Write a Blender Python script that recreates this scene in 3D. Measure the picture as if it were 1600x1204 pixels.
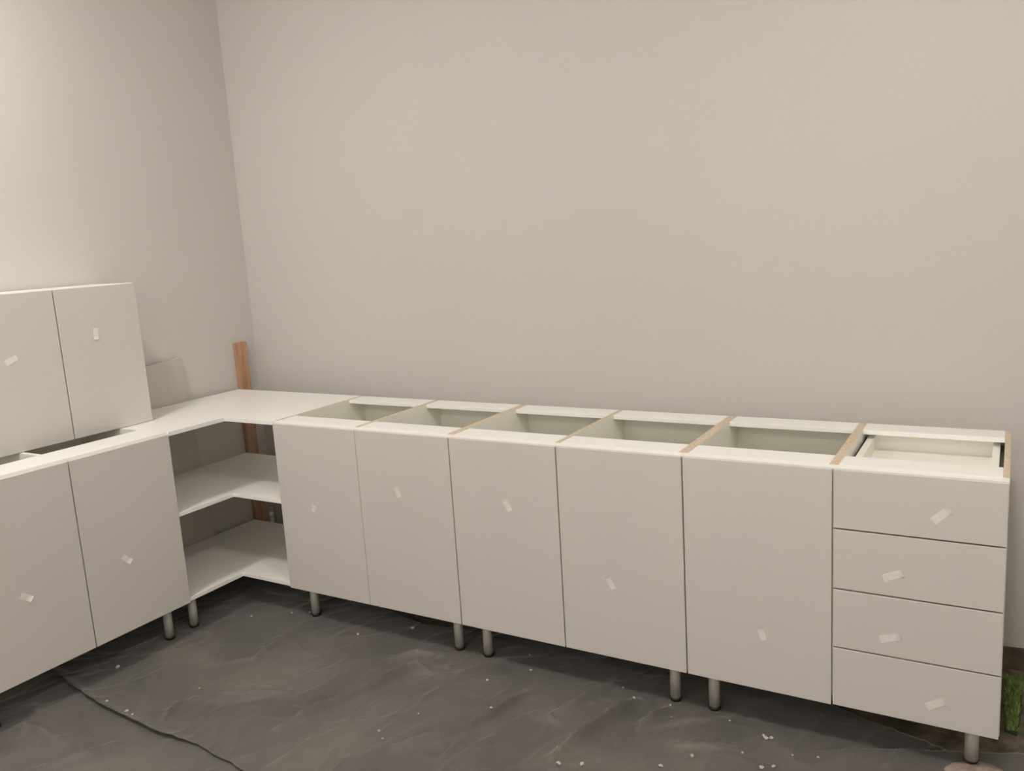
import bpy, bmesh, math, random
from mathutils import Vector, Matrix, noise

# ------------------------------------------------------------------ clear
for o in list(bpy.data.objects):
    bpy.data.objects.remove(o, do_unlink=True)
scene = bpy.context.scene
COL = scene.collection
random.seed(7)

# ------------------------------------------------------------------ camera
cam_d = bpy.data.cameras.new('camera')
cam_d.sensor_fit = 'HORIZONTAL'
cam_d.sensor_width = 36.0
cam_d.lens = 1313.68 / 1600 * 36.0
cam_d.clip_start = 0.05
cam = bpy.data.objects.new('camera', cam_d)
COL.objects.link(cam)
cam.location = (3.5732, -3.2237, 1.5970)
cam.rotation_euler = (1.39845475, 0.06098539, 0.53167681)
scene.camera = cam

# ------------------------------------------------------------------ world, exposure
world = bpy.data.worlds.new('world')
scene.world = world
world.use_nodes = True
world.node_tree.nodes['Background'].inputs[0].default_value = (0.9, 0.92, 1.0, 1)
world.node_tree.nodes['Background'].inputs[1].default_value = 0.02
vs = scene.view_settings
vs.view_transform = 'Standard'
vs.look = 'None'
vs.gamma = 1.0
vs.use_curve_mapping = False
vs.exposure = 0.33
scene.cycles.max_bounces = 12
scene.cycles.diffuse_bounces = 8

# unseen ceiling lamps, front pair inferred, rear pair added as fill: (x, y, watts)
LAMPS = [(0.82, -2.00, 30.0), (3.42, -1.95, 28.0), (1.15, -4.4, 15.0), (3.40, -4.4, 15.0)]
FILL_SCONCE = (2.40, 1.95, 16.0)          # fill lamp added on the wall behind the camera: x, z, watts
LAMP_COLOUR = (1.0, 0.95, 0.89)
CEIL = 3.08

# ------------------------------------------------------------------ materials
def nodes_of(name):
    m = bpy.data.materials.new(name)
    m.use_nodes = True
    nt = m.node_tree
    return m, nt, nt.nodes['Principled BSDF']

def mat(name, base, rough=0.5, var=0.03, scale=6.0, bump=0.0, bscale=200.0, metal=0.0, spec=0.5, detail=3.0):
    m, nt, b = nodes_of(name)
    N, L = nt.nodes, nt.links
    tc = N.new('ShaderNodeTexCoord')
    nz = N.new('ShaderNodeTexNoise')
    nz.inputs['Scale'].default_value = scale
    nz.inputs['Detail'].default_value = detail
    L.new(tc.outputs['Object'], nz.inputs['Vector'])
    cr = N.new('ShaderNodeValToRGB')
    cr.color_ramp.elements[0].position = 0.3
    cr.color_ramp.elements[1].position = 0.7
    cr.color_ramp.elements[0].color = tuple(c * (1 - var) for c in base) + (1,)
    cr.color_ramp.elements[1].color = tuple(min(1, c * (1 + var)) for c in base) + (1,)
    L.new(nz.outputs['Fac'], cr.inputs['Fac'])
    L.new(cr.outputs['Color'], b.inputs['Base Color'])
    b.inputs['Roughness'].default_value = rough
    b.inputs['Metallic'].default_value = metal
    b.inputs['Specular IOR Level'].default_value = spec
    if bump > 0:
        n2 = N.new('ShaderNodeTexNoise')
        n2.inputs['Scale'].default_value = bscale
        n2.inputs['Detail'].default_value = 4
        L.new(tc.outputs['Object'], n2.inputs['Vector'])
        bp = N.new('ShaderNodeBump')
        bp.inputs['Strength'].default_value = bump
        bp.inputs['Distance'].default_value = 0.002
        L.new(n2.outputs['Fac'], bp.inputs['Height'])
        L.new(bp.outputs['Normal'], b.inputs['Normal'])
    return m

M = {}
M['wall'] = mat('wall_paint', (0.555, 0.533, 0.504), 0.6, 0.012, 1.3, 0.12, 160)
M['wall_bounce'] = mat('bounce_wall_paint', (0.86, 0.85, 0.82), 0.7, 0.012, 1.3, 0.12, 160)  # for the unseen walls, whiter than the visible ones to add bounce light
M['ceiling'] = mat('ceiling_paint', (0.86, 0.85, 0.83), 0.8, 0.012, 1.3, 0.1, 120)
M['raw_base'] = mat('raw_wall_base', (0.10, 0.075, 0.052), 0.9, 0.35, 14, 0.5, 60)
M['concrete'] = mat('bare_screed', (0.125, 0.10, 0.073), 0.9, 0.5, 22, 0.8, 45, detail=6)
M['front'] = mat('grey_beige_front', (0.585, 0.557, 0.522), 0.42, 0.006, 3.0, 0.03, 400)
M['spare'] = mat('spare_panel_shaded', (0.49, 0.465, 0.43), 0.5, 0.01, 3.0)  # darker than the door fronts: the shade behind the shelves is in the colour
M['white'] = mat('white_melamine', (0.86, 0.85, 0.82), 0.35, 0.008, 4.0)
M['inner'] = mat('white_carcass_inside', (0.86, 0.855, 0.78), 0.4, 0.008, 4.0)
M['drawer'] = mat('drawer_white', (0.88, 0.87, 0.81), 0.4, 0.008, 4.0)
M['chip'] = mat('chipboard_edge', (0.60, 0.49, 0.36), 0.8, 0.16, 90, 0.4, 300)
M['metal'] = mat('brushed_leg', (0.46, 0.44, 0.40), 0.40, 0.05, 30, metal=0.2)
M['black'] = mat('black_plastic', (0.012, 0.011, 0.010), 0.5, 0.1, 20)
M['runner'] = mat('dark_runner', (0.035, 0.030, 0.024), 0.45, 0.1, 20, metal=0.4)
M['tape'] = mat('white_tape', (0.74, 0.715, 0.68), 0.5, 0.05, 60)
M['crumb'] = mat('plaster_crumb', (0.48, 0.45, 0.41), 0.9, 0.2, 60, 0.4, 200)
M['dust'] = mat('pink_plaster_dust', (0.30, 0.243, 0.20), 0.95, 0.25, 30, 0.8, 120, detail=6)
M['pipe'] = mat('white_pipe', (0.75, 0.74, 0.70), 0.4, 0.03, 20)
M['lamp_body'] = mat('lamp_body', (0.8, 0.8, 0.8), 0.4, 0.01)

def wood_mat():
    m, nt, b = nodes_of('brown_pine')
    N, L = nt.nodes, nt.links
    tc = N.new('ShaderNodeTexCoord')
    mp = N.new('ShaderNodeMapping')
    mp.inputs['Scale'].default_value = (14, 14, 1.2)
    L.new(tc.outputs['Object'], mp.inputs['Vector'])
    nz = N.new('ShaderNodeTexNoise')
    nz.inputs['Scale'].default_value = 4
    nz.inputs['Detail'].default_value = 6
    nz.inputs['Distortion'].default_value = 0.8
    L.new(mp.outputs['Vector'], nz.inputs['Vector'])
    cr = N.new('ShaderNodeValToRGB')
    e = cr.color_ramp.elements
    e[0].position, e[1].position = 0.3, 0.72
    e[0].color = (0.36, 0.19, 0.105, 1)
    e[1].color = (0.56, 0.34, 0.215, 1)
    L.new(nz.outputs['Fac'], cr.inputs['Fac'])
    L.new(cr.outputs['Color'], b.inputs['Base Color'])
    b.inputs['Roughness'].default_value = 0.7
    return m
M['wood'] = wood_mat()

def sheet_mat():
    """Dark grey fleece with dusty patches."""
    m, nt, b = nodes_of('dark_grey_fleece')
    N, L = nt.nodes, nt.links
    tc = N.new('ShaderNodeTexCoord')
    def nz(scale, detail, dist=0.0):
        n = N.new('ShaderNodeTexNoise')
        n.inputs['Scale'].default_value = scale
        n.inputs['Detail'].default_value = detail
        n.inputs['Distortion'].default_value = dist
        L.new(tc.outputs['Object'], n.inputs['Vector'])
        return n
    def ramp(src, p0, p1, c0, c1):
        r = N.new('ShaderNodeValToRGB')
        r.color_ramp.elements[0].position = p0
        r.color_ramp.elements[1].position = p1
        r.color_ramp.elements[0].color = c0
        r.color_ramp.elements[1].color = c1
        L.new(src, r.inputs['Fac'])
        return r
    base = ramp(nz(3.2, 6, 0.6).outputs['Fac'], 0.32, 0.70, (0.084, 0.077, 0.074, 1), (0.122, 0.112, 0.104, 1))
    dustf = ramp(nz(2.1, 7, 0.4).outputs['Fac'], 0.53, 0.78, (0, 0, 0, 1), (0.75, 0.75, 0.75, 1))
    mix = N.new('ShaderNodeMix')
    mix.data_type = 'RGBA'
    L.new(dustf.outputs['Color'], mix.inputs[0])
    L.new(base.outputs['Color'], mix.inputs[6])
    mix.inputs[7].default_value = (0.175, 0.152, 0.122, 1)
    fine = ramp(nz(90, 3).outputs['Fac'], 0.66, 0.80, (0, 0, 0, 1), (0.5, 0.5, 0.5, 1))
    mix2 = N.new('ShaderNodeMix')
    mix2.data_type = 'RGBA'
    L.new(fine.outputs['Color'], mix2.inputs[0])
    L.new(mix.outputs[2], mix2.inputs[6])
    mix2.inputs[7].default_value = (0.24, 0.22, 0.195, 1)
    L.new(mix2.outputs[2], b.inputs['Base Color'])
    b.inputs['Roughness'].default_value = 0.6
    b.inputs['Specular IOR Level'].default_value = 0.5
    b.inputs['Sheen Weight'].default_value = 0.45
    b.inputs['Sheen Roughness'].default_value = 0.35
    bp = N.new('ShaderNodeBump')
    bp.inputs['Strength'].default_value = 0.35
    bp.inputs['Distance'].default_value = 0.004
    L.new(nz(38, 6, 0.5).outputs['Fac'], bp.inputs['Height'])
    L.new(bp.outputs['Normal'], b.inputs['Normal'])
    return m
M['sheet'] = sheet_mat()
M['turf'] = mat('green_turf', (0.20, 0.29, 0.075), 0.8, 0.4, 40)
M['turf_back'] = mat('turf_backing', (0.03, 0.05, 0.014), 0.9, 0.3, 30)

def emit_mat():
    m = bpy.data.materials.new('lamp_diffuser')
    m.use_nodes = True
    b = m.node_tree.nodes['Principled BSDF']
    b.inputs['Base Color'].default_value = (0.9, 0.9, 0.88, 1)
    b.inputs['Emission Color'].default_value = LAMP_COLOUR + (1,)
    b.inputs['Emission Strength'].default_value = 4.0
    return m
M['diffuser'] = emit_mat()

# ------------------------------------------------------------------ helpers
WL = {}                       # world location of every object made

def box(bm, x0, x1, y0, y1, z0, z1, top_mat=None):
    vs_ = [bm.verts.new(p) for p in ((x0, y0, z0), (x1, y0, z0), (x1, y1, z0), (x0, y1, z0),
                                     (x0, y0, z1), (x1, y0, z1), (x1, y1, z1), (x0, y1, z1))]
    fs = []
    for idx in ((0, 3, 2, 1), (4, 5, 6, 7), (0, 1, 5, 4), (1, 2, 6, 5), (2, 3, 7, 6), (3, 0, 4, 7)):
        fs.append(bm.faces.new([vs_[i] for i in idx]))
    if top_mat is not None:
        fs[1].material_index = top_mat
    return fs

def cyl(bm, x, y, z0, z1, r, n=24, r1=None):
    r1 = r if r1 is None else r1
    a = [bm.verts.new((x + r * math.cos(2 * math.pi * i / n), y + r * math.sin(2 * math.pi * i / n), z0)) for i in range(n)]
    b = [bm.verts.new((x + r1 * math.cos(2 * math.pi * i / n), y + r1 * math.sin(2 * math.pi * i / n), z1)) for i in range(n)]
    for i in range(n):
        f = bm.faces.new((a[i], a[(i + 1) % n], b[(i + 1) % n], b[i]))
        f.smooth = True
    bm.faces.new(a[::-1])
    bm.faces.new(b)

def prism(bm, poly, z0, z1):
    a = [bm.verts.new((x, y, z0)) for x, y in poly]
    b = [bm.verts.new((x, y, z1)) for x, y in poly]
    n = len(poly)
    for i in range(n):
        bm.faces.new((a[i], a[(i + 1) % n], b[(i + 1) % n], b[i]))
    bm.faces.new(a[::-1])
    bm.faces.new(b)

def bevel(bm, w, seg=2):
    bmesh.ops.recalc_face_normals(bm, faces=bm.faces[:])
    bmesh.ops.bevel(bm, geom=[e for e in bm.edges], offset=w, segments=seg, profile=0.5, affect='EDGES')

def obj(name, bm, mats, parent=None, recalc=True):
    """Link a bmesh written in world coordinates as one mesh object with its origin at the base centre."""
    if recalc:
        bmesh.ops.recalc_face_normals(bm, faces=bm.faces[:])
    lo = Vector((min(v.co.x for v in bm.verts), min(v.co.y for v in bm.verts), min(v.co.z for v in bm.verts)))
    hi = Vector((max(v.co.x for v in bm.verts), max(v.co.y for v in bm.verts), max(v.co.z for v in bm.verts)))
    c = Vector(((lo.x + hi.x) / 2, (lo.y + hi.y) / 2, lo.z))
    for v in bm.verts:
        v.co -= c
    me = bpy.data.meshes.new(name)
    bm.to_mesh(me)
    bm.free()
    for m in (mats if isinstance(mats, (list, tuple)) else [mats]):
        me.materials.append(M[m])
    o = bpy.data.objects.new(name, me)
    COL.objects.link(o)
    if parent is not None:
        o.parent = parent
        o.location = c - WL[parent.name]
    else:
        o.location = c
    WL[o.name] = c
    return o

def bb(name, x0, x1, y0, y1, z0, z1, mats, parent, bev=0.0, top_mat=None):
    bm = bmesh.new()
    box(bm, x0, x1, y0, y1, z0, z1, top_mat)
    if bev:
        bevel(bm, bev)
    return obj(name, bm, mats, parent)

def tag(o, label, cat, group=None):
    o['label'] = label
    o['category'] = cat
    if group:
        o['group'] = group
    return o

def thing(name, loc, label, cat, group=None):
    o = bpy.data.objects.new(name, None)
    o.empty_display_size = 0.1
    COL.objects.link(o)
    o.location = loc
    WL[o.name] = Vector(loc)
    return tag(o, label, cat, group)

def struct(name, bm, mats, parent=None):
    o = obj(name, bm, mats, parent)
    if parent is None:
        o['kind'] = 'structure'
    return o

# ------------------------------------------------------------------ the room
RX, FY = 4.5, -5.6  # right wall is out of view, set closer to add bounce light
def slab(name, a, m):
    bm = bmesh.new()
    box(bm, *a)
    return struct(name, bm, m)
slab('floor', (-0.1, RX + 0.1, FY - 0.1, 0.1, -0.12, 0.0), 'concrete')
slab('ceiling', (-0.1, RX + 0.1, FY - 0.1, 0.1, CEIL, CEIL + 0.12), 'ceiling')
slab('wall_left', (-0.1, 0.0, FY, 0.0, 0.0, CEIL), 'wall')
slab('wall_back', (-0.1, RX + 0.1, 0.0, 0.1, 0.0, CEIL), 'wall')
slab('wall_right', (RX, RX + 0.1, FY, 0.0, 0.0, CEIL), 'wall_bounce')
slab('wall_front', (-0.1, RX + 0.1, FY - 0.1, FY, 0.0, CEIL), 'wall_bounce')

# rough unpainted strip along the foot of the back wall
bm = bmesh.new()
nseg = 90
rows = []
for i in range(nseg + 1):
    x = 0.0 + RX * i / nseg
    h = 0.075 + 0.022 * noise.noise(Vector((x * 5, 3.1, 0)))
    t = 0.008 + 0.004 * noise.noise(Vector((x * 7, 1.7, 4)))
    rows.append([bm.verts.new((x, 0.0, 0.0)), bm.verts.new((x, -t - 0.004, 0.0)), bm.verts.new((x, -t, h)), bm.verts.new((x, 0.0, h + 0.004))])
for a, b in zip(rows, rows[1:]):
    for k in range(4):
        bm.faces.new((a[k], a[(k + 1) % 4], b[(k + 1) % 4], b[k]))
bm.faces.new(rows[0])
bm.faces.new(rows[-1][::-1])
struct('baseboard_back', bm, 'raw_base')

# ------------------------------------------------------------------ unseen ceiling lamps (round flush fittings), rear pair added as fill
names = ['nearest the left wall and the cabinets', 'nearest the drawers', 'added as unseen fill at the back of the room by the left wall', 'added as unseen fill at the back of the room by the right']
for (lx, ly, pw), nm in zip(LAMPS, names):
    t = thing('ceiling_lamp', (lx, ly, CEIL - 0.05), 'round white flush ceiling lamp ' + nm, 'lamp', 'flush ceiling lamps')
    bm = bmesh.new()
    cyl(bm, lx, ly, CEIL - 0.035, CEIL, 0.17, 40)
    obj('lamp_body', bm, 'lamp_body', t)
    bm = bmesh.new()
    cyl(bm, lx, ly, CEIL - 0.048, CEIL - 0.035, 0.135, 40, 0.15)
    obj('diffuser', bm, 'diffuser', t)
    ld = bpy.data.lights.new('lamp_light', 'AREA')
    ld.shape = 'DISK'
    ld.size = 0.26
    ld.energy = pw * 0.40
    ld.color = LAMP_COLOUR
    lo = bpy.data.objects.new('lamp_light', ld)
    COL.objects.link(lo)
    lo.parent = t
    lo.location = (0, 0, -0.004)
    # extra point light added below the fitting to brighten the upper walls
    pd = bpy.data.lights.new('lamp_glow', 'POINT')
    pd.shadow_soft_size = 0.09
    pd.energy = pw * 0.60
    pd.color = LAMP_COLOUR
    po = bpy.data.objects.new('lamp_glow', pd)
    COL.objects.link(po)
    po.parent = t
    po.location = (0, 0, -0.11)

# unseen wall lamp added to brighten the shelf interior: back plate, arm and opal globe
sx, sz, sp = FILL_SCONCE
t = thing('fill_wall_lamp', (sx, FY, sz), 'added unseen fill lamp, a white globe on the wall behind the camera', 'lamp')
bm = bmesh.new()
box(bm, sx - 0.05, sx + 0.05, FY, FY + 0.02, sz - 0.16, sz - 0.02)
bevel(bm, 0.004)
obj('back_plate', bm, 'lamp_body', t)
bm = bmesh.new()
box(bm, sx - 0.010, sx + 0.010, FY + 0.02, FY + 0.12, sz - 0.10, sz - 0.08)
obj('arm', bm, 'lamp_body', t)
bm = bmesh.new()
cyl(bm, sx, FY + 0.11, sz - 0.10, sz - 0.06, 0.035, 24)
obj('lamp_holder', bm, 'lamp_body', t)
bm = bmesh.new()
bmesh.ops.create_uvsphere(bm, u_segments=24, v_segments=12, radius=0.06)
for v in bm.verts:
    v.co += Vector((sx, FY + 0.11, sz - 0.005))
for f in bm.faces:
    f.smooth = True
gl = obj('globe', bm, 'diffuser', t)
pd = bpy.data.lights.new('lamp_glow', 'POINT')
pd.shadow_soft_size = 0.07
pd.energy = sp
pd.color = LAMP_COLOUR
po = bpy.data.objects.new('lamp_glow', pd)
COL.objects.link(po)
po.parent = t
po.location = (0, 0.26, -0.005)

# ------------------------------------------------------------------ cabinets
ZB, ZT, ZD = 0.153, 0.898, 0.888       # carcass bottom and top, door top
DB = 0.150                             # door bottom
YF, YC, YK = -0.754, -0.736, -0.180    # back run: door face, carcass front, carcass back
XF, XC, XK = 0.588, 0.570, 0.033       # side run: door face, carcass front, carcass back
FLOOR = 0.004

def leg(parent, x, y, z1=ZB, z0=FLOOR, fh=0.012):
    bm = bmesh.new()
    cyl(bm, x, y, z0 + fh, z1 - 0.004, 0.0185, 24)
    cyl(bm, x, y, z1 - 0.004, z1, 0.032, 24)
    l = obj('leg', bm, 'metal', parent)
    bm = bmesh.new()
    cyl(bm, x, y, z0, z0 + fh, 0.0195, 24, 0.021)
    obj('foot', bm, 'black', l)
    return l

def sticker(parent, centre, ang, axis, w=0.048, h=0.022):
    """Scrap of white tape lying on a front; one end slightly lifted. axis 'y': faces -y, 'x': faces +x."""
    bm = bmesh.new()
    nu = 7
    ca, sa = math.cos(ang), math.sin(ang)
    grid = {}
    for layer in (0, 1):
        for i in range(nu):
            u = (i / (nu - 1) - 0.5) * w
            lift = 0.0002 + (0.0035 * max(0, (i - 4) / 2) ** 2) + layer * 0.0005
            for j, v in enumerate((-h / 2, h / 2)):
                a = u * ca - v * sa
                b = u * sa + v * ca
                if axis == 'y':
                    p = (centre[0] + a, centre[1] - lift, centre[2] + b)
                else:
                    p = (centre[0] + lift, centre[1] + a, centre[2] + b)
                grid[layer, i, j] = bm.verts.new(p)
    for i in range(nu - 1):
        for layer in (0, 1):
            bm.faces.new([grid[layer, i, 0], grid[layer, i + 1, 0], grid[layer, i + 1, 1], grid[layer, i, 1]])
        for j in (0, 1):
            bm.faces.new([grid[0, i, j], grid[0, i + 1, j], grid[1, i + 1, j], grid[1, i, j]])
    for i in (0, nu - 1):
        bm.faces.new([grid[0, i, 0], grid[0, i, 1], grid[1, i, 1], grid[1, i, 0]])
    s = obj('sticker', bm, 'tape', parent)
    s['label'] = 'scrap of white tape'
    return s

def side_y(name, parent, x0, x1, edge='chip'):
    """upright panel of the back run between x0 and x1, raw board edge on top"""
    return bb(name, x0, x1, YC, YK, ZB, ZT, ['inner', edge], parent, top_mat=1)

XS = [0.885, 1.3395, 1.7935, 2.2414, 2.6915, 3.1449, 3.5849]
T = 0.016
GAP = 0.0024

def back_run_unit(label, i, drawers):
    x0, xm, x1 = XS[i], XS[i + 1], XS[i + 2]
    t = thing('base_cabinet', ((x0 + x1) / 2, (YC + YK) / 2, FLOOR), label, 'cabinet', 'base cabinets along the back wall')
    side_y('side_panel', t, x0 + 0.0005, x0 + T)
    side_y('side_panel', t, x1 - T, x1 - 0.0005)
    mt = 0.010 if not drawers else 0.013
    side_y('divider', t, xm - mt, xm + mt)
    bb('bottom_panel', x0 + T, x1 - T, YC, YK + 0.004, ZB, ZB + T, 'inner', t)
    bb('back_panel', x0 + T, x1 - T, YK, YK + 0.004, ZB, ZT - 0.018, 'inner', t)
    for a, b in ((x0 + T, xm - mt), (xm + mt, x1 - T)):
        bb('front_rail', a, b, YC, YC + 0.106, ZT - T, ZT, 'white', t, 0.0012)
        bb('back_rail', a, b, YK - 0.100, YK, ZT - T, ZT, 'white', t, 0.0012)
    for lx in (x0 + 0.068, x1 - 0.068):
        leg(t, lx, YF + 0.07, ZB, 0.0305 if drawers and lx > xm else FLOOR, 0.004 if drawers and lx > xm else 0.012)     # the last leg stands on the dust heap
        leg(t, lx + (0.030 if drawers and lx > xm else 0.0), YK - 0.06)
    return t, x0, xm, x1

def door_y(t, a, b, st, ga=GAP, gb=GAP):
    d = bb('door', a + ga, b - gb, YF, YC - 0.001, DB, ZD, 'front', t, 0.0012)
    if st:
        sticker(d, (st[0], YF, st[1]), math.radians(st[2]), 'y', *st[3:])

u, x0, xm, x1 = back_run_unit('two-door grey-beige base cabinet next to the open corner shelves', 0, False)
door_y(u, x0, xm - 0.0, (1.079, 0.538, 68, 0.044, 0.020), 0.001, 0.001)
door_y(u, xm, x1, (1.534, 0.655, 112, 0.048, 0.020), 0.001)
u, x0, xm, x1 = back_run_unit('two-door grey-beige base cabinet in the middle of the back wall run', 2, False)
door_y(u, x0, xm, (2.033, 0.658, 118, 0.052, 0.022))
door_y(u, xm, x1, (2.428, 0.425, 120, 0.050, 0.019))
u, x0, xm, x1 = back_run_unit('grey-beige base cabinet with one door and four drawers at the right end', 4, True)
door_y(u, x0, xm, (2.937, 0.341, 108, 0.045, 0.019))
ZG = [ZD, 0.7105, 0.525, 0.340, DB]
dst = [(3.427, 0.783, 44), (3.308, 0.590, 26), (3.303, 0.399, 21), (3.426, 0.223, 33)]
for k in range(4):
    f = bb('drawer_front', xm + GAP, x1 - GAP, YF, YC - 0.001, ZG[k + 1] + GAP, ZG[k] - (GAP if k else 0), 'front', u, 0.0012)
    sticker(f, (dst[k][0], YF, dst[k][1]), math.radians(dst[k][2]), 'y', 0.056, 0.022)
    # drawer box: floor, two sides and a back, with a dark runner on each side
    zb = ZG[k + 1] + 0.095
    zt = ZG[k] - 0.022
    xa, xb = xm + 0.013 + 0.012, x1 - T - 0.012
    bm = bmesh.new()
    box(bm, xa, xb, YC + 0.002, YK - 0.012, zb, zb + 0.012)
    box(bm, xa, xa + 0.020, YC + 0.002, YK - 0.012, zb + 0.012, zt)
    box(bm, xb - 0.020, xb, YC + 0.002, YK - 0.012, zb + 0.012, zt)
    box(bm, xa + 0.020, xb - 0.020, YK - 0.030, YK - 0.012, zb + 0.012, zt)
    box(bm, xa + 0.020, xb - 0.020, YC + 0.002, YC + 0.014, zb + 0.012, zt)
    obj('drawer_box', bm, 'drawer', u)
    for a, b in ((xm + 0.013, xa), (xb, x1 - T)):
        bb('drawer_runner', a, b, YC + 0.010, YK - 0.02, zt - 0.060, zt - 0.012, 'runner', u)

# ---- open L-shaped corner unit
cu = thing('corner_shelf_unit', (0.3, -0.5, FLOOR), 'open white L-shaped corner shelf unit between the two cabinet runs', 'shelf unit')
YL = -1.0413
LPOLY = [(XK, YK + 0.006), (XS[0] - 0.0005, YK + 0.006), (XS[0] - 0.0005, YF + 0.006), (XF - 0.004, YF + 0.006), (XF - 0.004, YL + 0.0005), (XK, YL + 0.0005)]
for nm, z0, z1, e in (('top_panel', ZT - 0.018, ZT, 0.0), ('shelf', 0.531, 0.549, T), ('bottom_panel', ZB, ZB + 0.018, T)):
    bm = bmesh.new()
    prism(bm, LPOLY, z0, z1)
    bevel(bm, 0.0012)
    obj(nm, bm, 'white', cu)
bb('side_panel', XS[0] - T, XS[0] - 0.0005, YF + 0.060, YK + 0.006, ZB, ZT - 0.018, 'white', cu)
bb('side_panel', XK, XF - 0.045, YL + 0.0005, YL + T, ZB, ZT - 0.018, 'white', cu)
for lx, ly in ((XF - 0.07, YL + 0.052), (0.08, YL + 0.06), (0.08, YK - 0.07), (XS[0] - 0.06, YK - 0.07)):
    leg(cu, lx, ly)

# ---- two-door base cabinet on the left wall
YM, YE = -1.480, -1.925
lb = thing('base_cabinet', (0.3, (YL + YE) / 2, FLOOR), 'two-door grey-beige base cabinet along the left wall under the stacked cabinet', 'cabinet')
def side_x(name, ya, yb):
    return bb(name, XK, XC, ya, yb, ZB, ZT, ['inner', 'white'], lb, top_mat=1)
side_x('side_panel', YL - 0.0005, YL - T)
side_x('side_panel', YE + T, YE)
side_x('divider', YM + 0.009, YM - 0.009)
bb('bottom_panel', XK, XC, YE + T, YL - T, ZB, ZB + T, 'inner', lb)
bb('back_panel', XK, XK + 0.004, YE + T, YL - T, ZB, ZT - T, 'inner', lb)
for a, b in ((YE + T, YM - 0.009), (YM + 0.009, YL - T)):
    bb('front_rail', XC - 0.165, XC, a, b, ZT - T, ZT, 'white', lb, 0.0012)
    bb('back_rail', XK + 0.001, XK + 0.100, a, b, ZT - T, ZT, 'white', lb, 0.0012)
for a, b, st in ((YE, YM, (-1.706, 0.448, -38)), (YM, YL, (-1.306, 0.443, -48))):
    d = bb('door', XC + 0.001, XF, a + GAP, b - GAP, DB, ZD, 'front', lb, 0.0012)
    sticker(d, (XF, st[0], st[1]), math.radians(st[2]), 'x', 0.045, 0.022)
for ly in (YL - 0.075, YE + 0.075):
    leg(lb, XF - 0.07, ly)
    leg(lb, 0.08, ly)

# ---- wall cabinet standing on top of it
UF, UY1, UYM, UY0, UZ = 0.290, -0.892, -1.262, -1.632, 1.512
wc = thing('wall_cabinet', (0.15, (UY0 + UY1) / 2, ZT), 'two-door grey-beige wall cabinet standing on top of the left base cabinet', 'cabinet')
UB = ZT + 0.001
bb('side_panel', 0.010, UF - 0.018, UY1 - T, UY1, UB, UZ, 'white', wc)
bb('side_panel', 0.010, UF - 0.018, UY0, UY0 + T, UB, UZ, 'white', wc)
bb('top_panel', 0.010, UF - 0.018, UY0 + T, UY1 - T, UZ - T, UZ, 'white', wc)
bb('bottom_panel', 0.010, UF - 0.018, UY0 + T, UY1 - T, UB, UB + T, 'white', wc)
bb('back_panel', 0.010, 0.014, UY0 + T, UY1 - T, UB + T, UZ - T, 'white', wc)
for a, b, st in ((UY0, UYM, (-1.464, 1.258, 22)), (UYM, UY1, (-1.105, 1.315, -96))):
    d = bb('door', UF - 0.017, UF, a + GAP, b - GAP, UB + 0.001, UZ - 0.003, 'front', wc, 0.0012)
    sticker(d, (UF, st[0], st[1]), math.radians(st[2]), 'x', 0.048, 0.022)

# ------------------------------------------------------------------ wooden batten in the corner
bm = bmesh.new()
box(bm, 0.001, 0.024, -0.150, -0.078, 0.0, 1.142)
bevel(bm, 0.0015)
tag(obj('wooden_batten', bm, 'wood'), 'narrow brown wooden batten upright on the left wall behind the corner shelves', 'batten')

# short capped pipe in the corner
pp = thing('pipe_stub', (0.055, -0.062, 0.0), 'small white capped pipe sticking up behind the corner shelves', 'pipe')
bm = bmesh.new()
cyl(bm, 0.048, -0.062, 0.0, 0.150, 0.010, 20)
obj('pipe', bm, 'pipe', pp)
bm = bmesh.new()
cyl(bm, 0.048, -0.062, 0.150, 0.180, 0.0150, 20, 0.012)
obj('cap', bm, 'pipe', pp)

# ------------------------------------------------------------------ floor sheets
RIDGES = [
  ([(1.481, -1.429), (1.514, -1.32), (1.575, -1.18), (1.616, -1.061), (1.654, -0.934), (1.768, -0.83)], 0.016),
  ([(1.035, -1.412), (1.183, -1.345), (1.325, -1.227)], 0.014),
  ([(1.908, -1.339), (2.02, -1.241), (2.08, -1.142), (2.11, -1.057), (2.144, -0.874)], 0.018),
  ([(2.398, -1.175), (2.444, -1.043), (2.48, -0.935), (2.515, -0.772)], 0.028),
  ([(2.286, -0.963), (2.331, -0.87), (2.396, -0.679)], 0.015),
  ([(2.229, -0.981), (2.326, -0.979)], 0.008),
  ([(1.51, -0.897), (1.586, -0.791), (1.70, -0.765)], 0.009),
  ([(1.618, -1.031), (1.678, -0.913), (1.804, -0.882)], 0.008),
  ([(2.579, -0.902), (2.610, -0.80), (2.622, -0.76)], 0.018),
  ([(2.635, -0.864), (2.723, -0.79), (2.803, -0.74)], 0.010),
  ([(2.704, -0.947), (2.887, -0.879)], 0.009),
  ([(1.612, -1.597), (1.637, -1.42), (1.68, -1.299)], 0.007),
  ([(1.057, -1.56), (0.994, -1.459)], 0.008),
  ([(0.881, -1.204), (1.011, -1.091), (0.983, -0.925)], 0.006),
  ([(2.085, -1.322), (2.083, -1.211)], 0.008),
  ([(2.45, -1.45), (2.62, -1.25), (2.90, -1.08), (3.10, -1.0)], 0.010),
]
RIDGES_B = [
  ([(0.602, -1.803), (0.769, -1.806), (0.901, -1.801)], 0.011),
  ([(0.924, -1.916), (0.979, -1.849), (0.996, -1.795), (1.017, -1.73)], 0.012),
  ([(0.50, -1.70), (0.62, -1.74), (0.66, -1.83)], 0.008),
]
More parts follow.
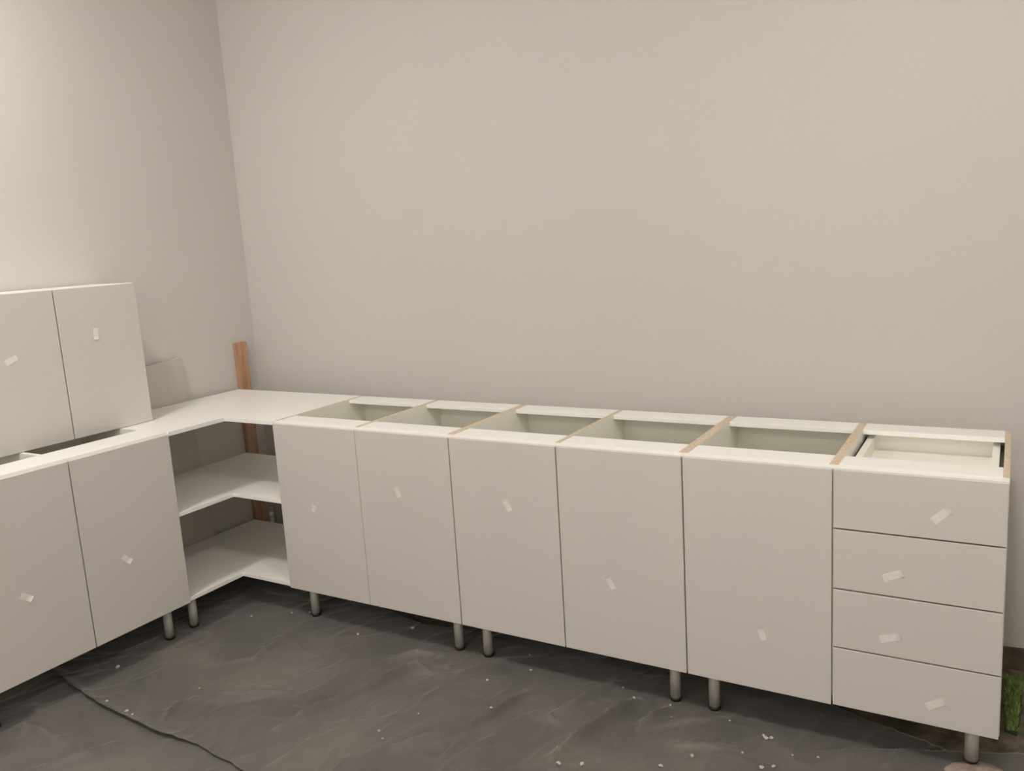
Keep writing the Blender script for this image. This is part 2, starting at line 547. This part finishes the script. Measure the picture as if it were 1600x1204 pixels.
def seg_d(px, py, a, b):
    dx, dy = b[0] - a[0], b[1] - a[1]
    l2 = dx * dx + dy * dy
    s = max(0, min(1, ((px - a[0]) * dx + (py - a[1]) * dy) / l2))
    return math.hypot(px - a[0] - s * dx, py - a[1] - s * dy)

def sheet_height(x, y, ridges, feet):
    n1 = noise.noise(Vector((x * 3.1, y * 3.1, 0.3)))
    n2 = noise.noise(Vector((x * 9.0 + y * 4.0, y * 6.0, 1.9)))
    n3 = 1 - abs(noise.noise(Vector((x * 4.2 - y * 3.5, (x + y) * 2.0, 7.7))))
    n4 = 1 - abs(noise.noise(Vector((x * 7.0 - y * 6.2 + 2.0 * n1, (x + y) * 3.0, 3.3))))
    h = 0.0030 + 0.0018 * n1 + 0.0010 * n2 + 0.006 * (max(0, n3 - 0.80) / 0.20) ** 2 + 0.004 * (max(0, n4 - 0.78) / 0.22) ** 2
    for pts, amp, x0, x1, y0, y1 in ridges:
        if x < x0 or x > x1 or y < y0 or y > y1:
            continue
        d = min(seg_d(x, y, a, b) for a, b in zip(pts, pts[1:]))
        w = 0.008 + amp * 0.55
        if d < 5 * w:
            e = min(1.0, 0.35 + 6 * min(math.hypot(x - pts[0][0], y - pts[0][1]), math.hypot(x - pts[-1][0], y - pts[-1][1])))
            h += amp * e * (1.1 * math.exp(-(d / (w * 1.25)) ** 2) + 1.3 * math.exp(-(math.sqrt(d * d + 0.000010) - 0.0032) / 0.0085))
    k = 1.0
    for fx, fy in feet:
        d2 = (x - fx) ** 2 + (y - fy) ** 2
        if d2 < 0.01:
            k = min(k, max(0.0, min(1.0, (math.sqrt(d2) - 0.026) / 0.05)))
    return 0.0035 * (1 - k) + max(0.0012, h) * k

FEET = []
for i in (0, 2, 4):
    for lx in (XS[i] + 0.068, XS[i + 2] - 0.068):
        FEET += [(lx, YF + 0.07), (lx, YK - 0.06)]
FEET += [(XF - 0.07, YL + 0.052), (0.08, YL + 0.06), (0.08, YK - 0.07), (XS[0] - 0.06, YK - 0.07)]
for ly in (YL - 0.075, YE + 0.075):
    FEET += [(XF - 0.07, ly), (0.08, ly)]

def lerp_pts(pts, x):
    if x <= pts[0][0]:
        return pts[0][1]
    for a, b in zip(pts, pts[1:]):
        if x <= b[0]:
            s = (x - a[0]) / (b[0] - a[0])
            return a[1] + s * (b[1] - a[1])
    return pts[-1][1]

def sheet(name, label, xr, y_far, y_near, ridges, extra, nx, ny, feet):
    rg = []
    for pts, amp in ridges:
        xs_, ys_ = [p[0] for p in pts], [p[1] for p in pts]
        rg.append((pts, amp, min(xs_) - 0.09, max(xs_) + 0.09, min(ys_) - 0.09, max(ys_) + 0.09))
    top, faces = [], []
    for i in range(nx + 1):
        x = xr[0] + (xr[1] - xr[0]) * i / nx
        yf, yn = y_far(x), y_near(x)
        for j in range(ny + 1):
            y = yf + (yn - yf) * j / ny
            top.append((x, y, sheet_height(x, y, rg, feet) + extra(x, y, j / ny)))
    n = len(top)
    verts = top + [(x, y, max(0.0003, z - 0.0016)) for x, y, z in top]
    W = ny + 1
    for i in range(nx):
        for j in range(ny):
            a = i * W + j
            faces.append((a, a + 1, a + W + 1, a + W))
            faces.append((n + a, n + a + W, n + a + W + 1, n + a + 1))
    for i in range(nx):
        for j in (0, ny):
            a = i * W + j
            faces.append((a, a + W, n + a + W, n + a) if j == 0 else (a, n + a, n + a + W, a + W))
    for j in range(ny):
        for i in (0, nx):
            a = i * W + j
            faces.append((a, n + a, n + a + 1, a + 1) if i == 0 else (a, a + 1, n + a + 1, n + a))
    me = bpy.data.meshes.new(name)
    me.from_pydata(verts, [], faces)
    me.polygons.foreach_set('use_smooth', [True] * len(me.polygons))
    me.materials.append(M['sheet'])
    me.update()
    o = bpy.data.objects.new(name, me)
    COL.objects.link(o)
    return tag(o, label, 'sheet')

FAR = [(0.03, -0.10), (0.85, -0.16), (1.0, -0.40), (1.15, -0.50), (1.46, -0.57), (1.66, -0.52), (1.9, -0.42), (2.2, -0.38),
       (2.5, -0.38), (2.9, -0.44), (3.2, -0.54), (3.40, -0.60), (3.47, -0.634), (3.65, -0.568), (4.0, -0.465), (4.6, -0.355)]
FOLD = [(3.046, -0.816), (3.32, -0.697), (3.487, -0.632), (3.65, -0.573), (4.0, -0.47), (4.6, -0.36)]
def far_a(x):
    return lerp_pts(FAR, x) + 0.006 * noise.noise(Vector((x * 6, 0.5, 0)))
EDGE = [(0.03, -1.45), (0.20, -1.49), (0.382, -1.536), (0.646, -1.585), (0.935, -1.614), (1.14, -1.626), (1.214, -1.618), (1.294, -1.606),
        (1.41, -1.623), (1.529, -1.638), (1.9, -1.70), (4.6, -1.95)]
def edge(x):
    return lerp_pts(EDGE, x) + 0.004 * noise.noise(Vector((x * 11, 2.5, 0)))
def lift_a(x, y, s):
    # near hem lies over the second sheet with a curled lip
    h = 0.0
    if x > 3.0:
        # a fold: the near side lies one layer higher and drops off along the fold line
        g = lerp_pts(FOLD, x) - y
        if g > -0.006:
            k = max(0.0, min(1.0, (x - 3.02) / 0.22))
            h += k * 0.017 * min(1.0, (g + 0.006) / 0.008) * math.exp(-(max(0.0, g) / 0.16) ** 2)
    d = y - edge(x)
    k = 1.0 if x < 1.19 else max(0.25, 1 - (x - 1.19) * 9)
    if d < 0.14:
        h += 0.0075 * (1 - d / 0.14) + 0.011 * k * math.exp(-(d / 0.028) ** 2)
    return h
sheet('floor_sheet', 'large dark grey wrinkled protective sheet running under both rows of cabinets', (0.03, 4.2), far_a, edge,
      RIDGES, lift_a, 760, 190, FEET)
sheet('floor_sheet', 'second dark grey protective sheet nearest the camera, tucked under the large one', (0.03, 4.2), lambda x: edge(x) + 0.07,
      lambda x: -2.75, RIDGES_B, lambda x, y, s: 0.0, 420, 130, FEET)

# spare panel standing against the left wall behind the corner unit
bm = bmesh.new()
box(bm, 0.002, 0.029, -1.00, -0.425, 0.0, 1.075)
bevel(bm, 0.001)
bmesh.ops.rotate(bm, verts=bm.verts, cent=(0, -0.425, 0.0), matrix=Matrix.Rotation(math.radians(4.5), 3, 'X'))
lo = min(v.co.z for v in bm.verts)
for v in bm.verts:
    v.co.z -= lo - 0.004
tag(obj('loose_panel', bm, 'spare'), 'plain grey-beige panel leaning on the left wall behind the corner shelves', 'panel')

# ------------------------------------------------------------------ crumbs, dust heap, turf scrap
crumbs = [(0.84, -0.72, 7), (0.91, -0.68, 8), (1.26, -0.76, 10), (1.45, -0.63, 12), (0.99, -1.35, 6), (0.69, -0.82, 7), (1.86, -1.14, 6),
          (1.96, -0.85, 8), (2.11, -1.06, 7), (2.39, -1.12, 5), (1.80, -1.28, 6), (1.84, -1.31, 6), (2.43, -1.19, 10), (2.49, -1.15, 10),
          (2.51, -0.78, 7), (2.43, -0.69, 5), (2.78, -0.98, 9), (2.71, -1.06, 9), (2.91, -0.89, 6), (2.955, -0.79, 12), (2.97, -0.78, 9), (2.945, -0.775, 7),
          (2.83, -0.75, 5), (2.65, -0.80, 4), (2.98, -0.94, 10), (3.01, -0.92, 9), (2.01, -0.62, 6), (2.07, -0.72, 7),
          (0.54, -1.38, 13), (0.76, -1.575, 8), (0.89, -1.585, 9), (0.93, -1.59, 7), (2.62, -0.73, 6), (2.30, -0.90, 4), (1.60, -0.98, 4), (3.05, -0.85, 5), (3.12, -0.83, 6), (3.4, -0.80, 6)]
rgA = []
for pts, amp in RIDGES:
    xs_, ys_ = [p[0] for p in pts], [p[1] for p in pts]
    rgA.append((pts, amp, min(xs_) - 0.09, max(xs_) + 0.09, min(ys_) - 0.09, max(ys_) + 0.09))
for k, (cx_, cy_, s) in enumerate(crumbs):
    bm = bmesh.new()
    bmesh.ops.create_icosphere(bm, subdivisions=2, radius=1.0)
    r = s * 0.001 * 0.60
    for v in bm.verts:
        f = 1 + 0.55 * noise.noise(v.co * 1.6 + Vector((k * 3.7, 0, 0)))
        v.co = Vector((v.co.x * f * r * 1.3, v.co.y * f * r, v.co.z * f * r * 0.7))
    bmesh.ops.rotate(bm, verts=bm.verts, matrix=Matrix.Rotation(k * 1.3, 3, 'Z'))
    lo = min(v.co.z for v in bm.verts)
    z = (sheet_height(cx_, cy_, rgA, FEET) + lift_a(cx_, cy_, 0)) if cy_ < far_a(cx_) else 0.0
    for v in bm.verts:
        v.co += Vector((cx_, cy_, z - lo - 0.0004))
    if (cx_, cy_) == (0.54, -1.38):
        lab, grp = 'biggest white plaster crumb, on the sheet beside the left base cabinet', None
    elif (cx_, cy_) == (1.45, -0.63):
        lab, grp = 'flat white plaster crumb in the shade under the cabinet next to the corner shelves', None
    elif (cx_, cy_) == (1.26, -0.76):
        lab, grp = 'single white crumb in front of the cabinet next to the corner shelves', None
    elif cx_ < 1.0 and cy_ < -1.5:
        lab, grp = 'small plaster crumb on the overlapping edge of the two sheets', 'crumbs on the sheet edge'
    elif cx_ < 1.0:
        lab, grp = 'tiny plaster crumb on the sheet near the corner shelves', 'crumbs near the corner shelves'
    elif cx_ < 2.2:
        lab, grp = 'tiny plaster crumb on the sheet left of the tallest fold', 'crumbs left of the tallest fold'
    elif 2.94 <= cx_ <= 2.98 and cy_ > -0.8:
        lab, grp = 'plaster crumb in the cluster of three in front of the single door', 'crumb cluster before the single door'
    elif cx_ > 2.6:
        lab, grp = 'loose plaster crumb on the sheet before the drawers and the single door', 'crumbs before the drawers'
    else:
        lab, grp = 'plaster crumb on or beside the tallest fold of the sheet', 'crumbs by the tallest fold'
    tag(obj('plaster_crumb', bm, 'crumb'), lab, 'debris', grp)

# low heap of pinkish dust at the sheet's right end
bm = bmesh.new()
N1, N2 = 26, 48
ring = []
cx_, cy_ = 3.550, -0.735
for i in range(N1 + 1):
    row = []
    for j in range(N2):
        a = 2 * math.pi * j / N2
        rr = i / N1
        R0 = 0.105 * (1 + 0.18 * noise.noise(Vector((math.cos(a) * 1.5, math.sin(a) * 1.5, 2))) + 0.14 * noise.noise(Vector((math.cos(a) * 5, math.sin(a) * 5, 6))))
        x = cx_ + rr * R0 * math.cos(a) * 1.15
        y = cy_ + rr * R0 * math.sin(a) * 0.85
        q = max(0.0, 1 - rr ** 3)
        z = 0.002 + 0.028 * q + 0.006 * q * noise.noise(Vector((x * 30, y * 30, 0))) + 0.004 * q * noise.noise(Vector((x * 80, y * 80, 3)))
        if math.hypot(x - (XS[6] - 0.068), y - (YF + 0.07)) < 0.026:
            z = min(z, 0.0305)
        row.append(bm.verts.new((x, y, max(z, 0.002))))
        if i == 0:
            break
    ring.append(row)
for j in range(N2):
    bm.faces.new((ring[0][0], ring[1][j], ring[1][(j + 1) % N2]))
for i in range(1, N1):
    for j in range(N2):
        bm.faces.new((ring[i][j], ring[i + 1][j], ring[i + 1][(j + 1) % N2], ring[i][(j + 1) % N2]))
bm.faces.new(ring[N1][::-1])
for f in bm.faces:
    f.smooth = True
tag(obj('dust_heap', bm, 'dust'), 'low heap of pinkish brown plaster dust by the right front cabinet leg', 'debris')

# scrap of green artificial turf beside the drawers
tf = thing('turf_scrap', (3.632, -0.275, 0.0), 'scrap of green artificial turf on bare floor beside the drawers', 'turf')
bm = bmesh.new()
pol = [(3.600, -0.44), (3.632, -0.45), (3.646, -0.30), (3.648, -0.11), (3.630, -0.095), (3.602, -0.13)]
prism(bm, pol, 0.001, 0.009)
obj('backing', bm, 'turf_back', tf)
bm = bmesh.new()
for k in range(1500):
    x = random.uniform(3.602, 3.664)
    y = random.uniform(-0.44, -0.10)
    if x > 3.630 + (y + 0.45) * 0.05:
        continue
    a = random.uniform(0, 2 * math.pi)
    h = random.uniform(0.014, 0.028)
    w = 0.0022
    lx, ly = random.uniform(-0.010, 0.010), random.uniform(-0.010, 0.010)
    p = Vector((x, y, 0.0085))
    d = Vector((math.cos(a) * w, math.sin(a) * w, 0))
    v = [bm.verts.new(p - d), bm.verts.new(p + d), bm.verts.new(p + d * 0.8 + Vector((lx * 0.4, ly * 0.4, h * 0.6))), bm.verts.new(p - d * 0.8 + Vector((lx * 0.4, ly * 0.4, h * 0.6))), bm.verts.new(p + Vector((lx, ly, h)))]
    bm.faces.new(v[:4])
    bm.faces.new((v[3], v[2], v[4]))
g = obj('pile', bm, 'turf', tf, recalc=False)
g['kind'] = 'stuff'
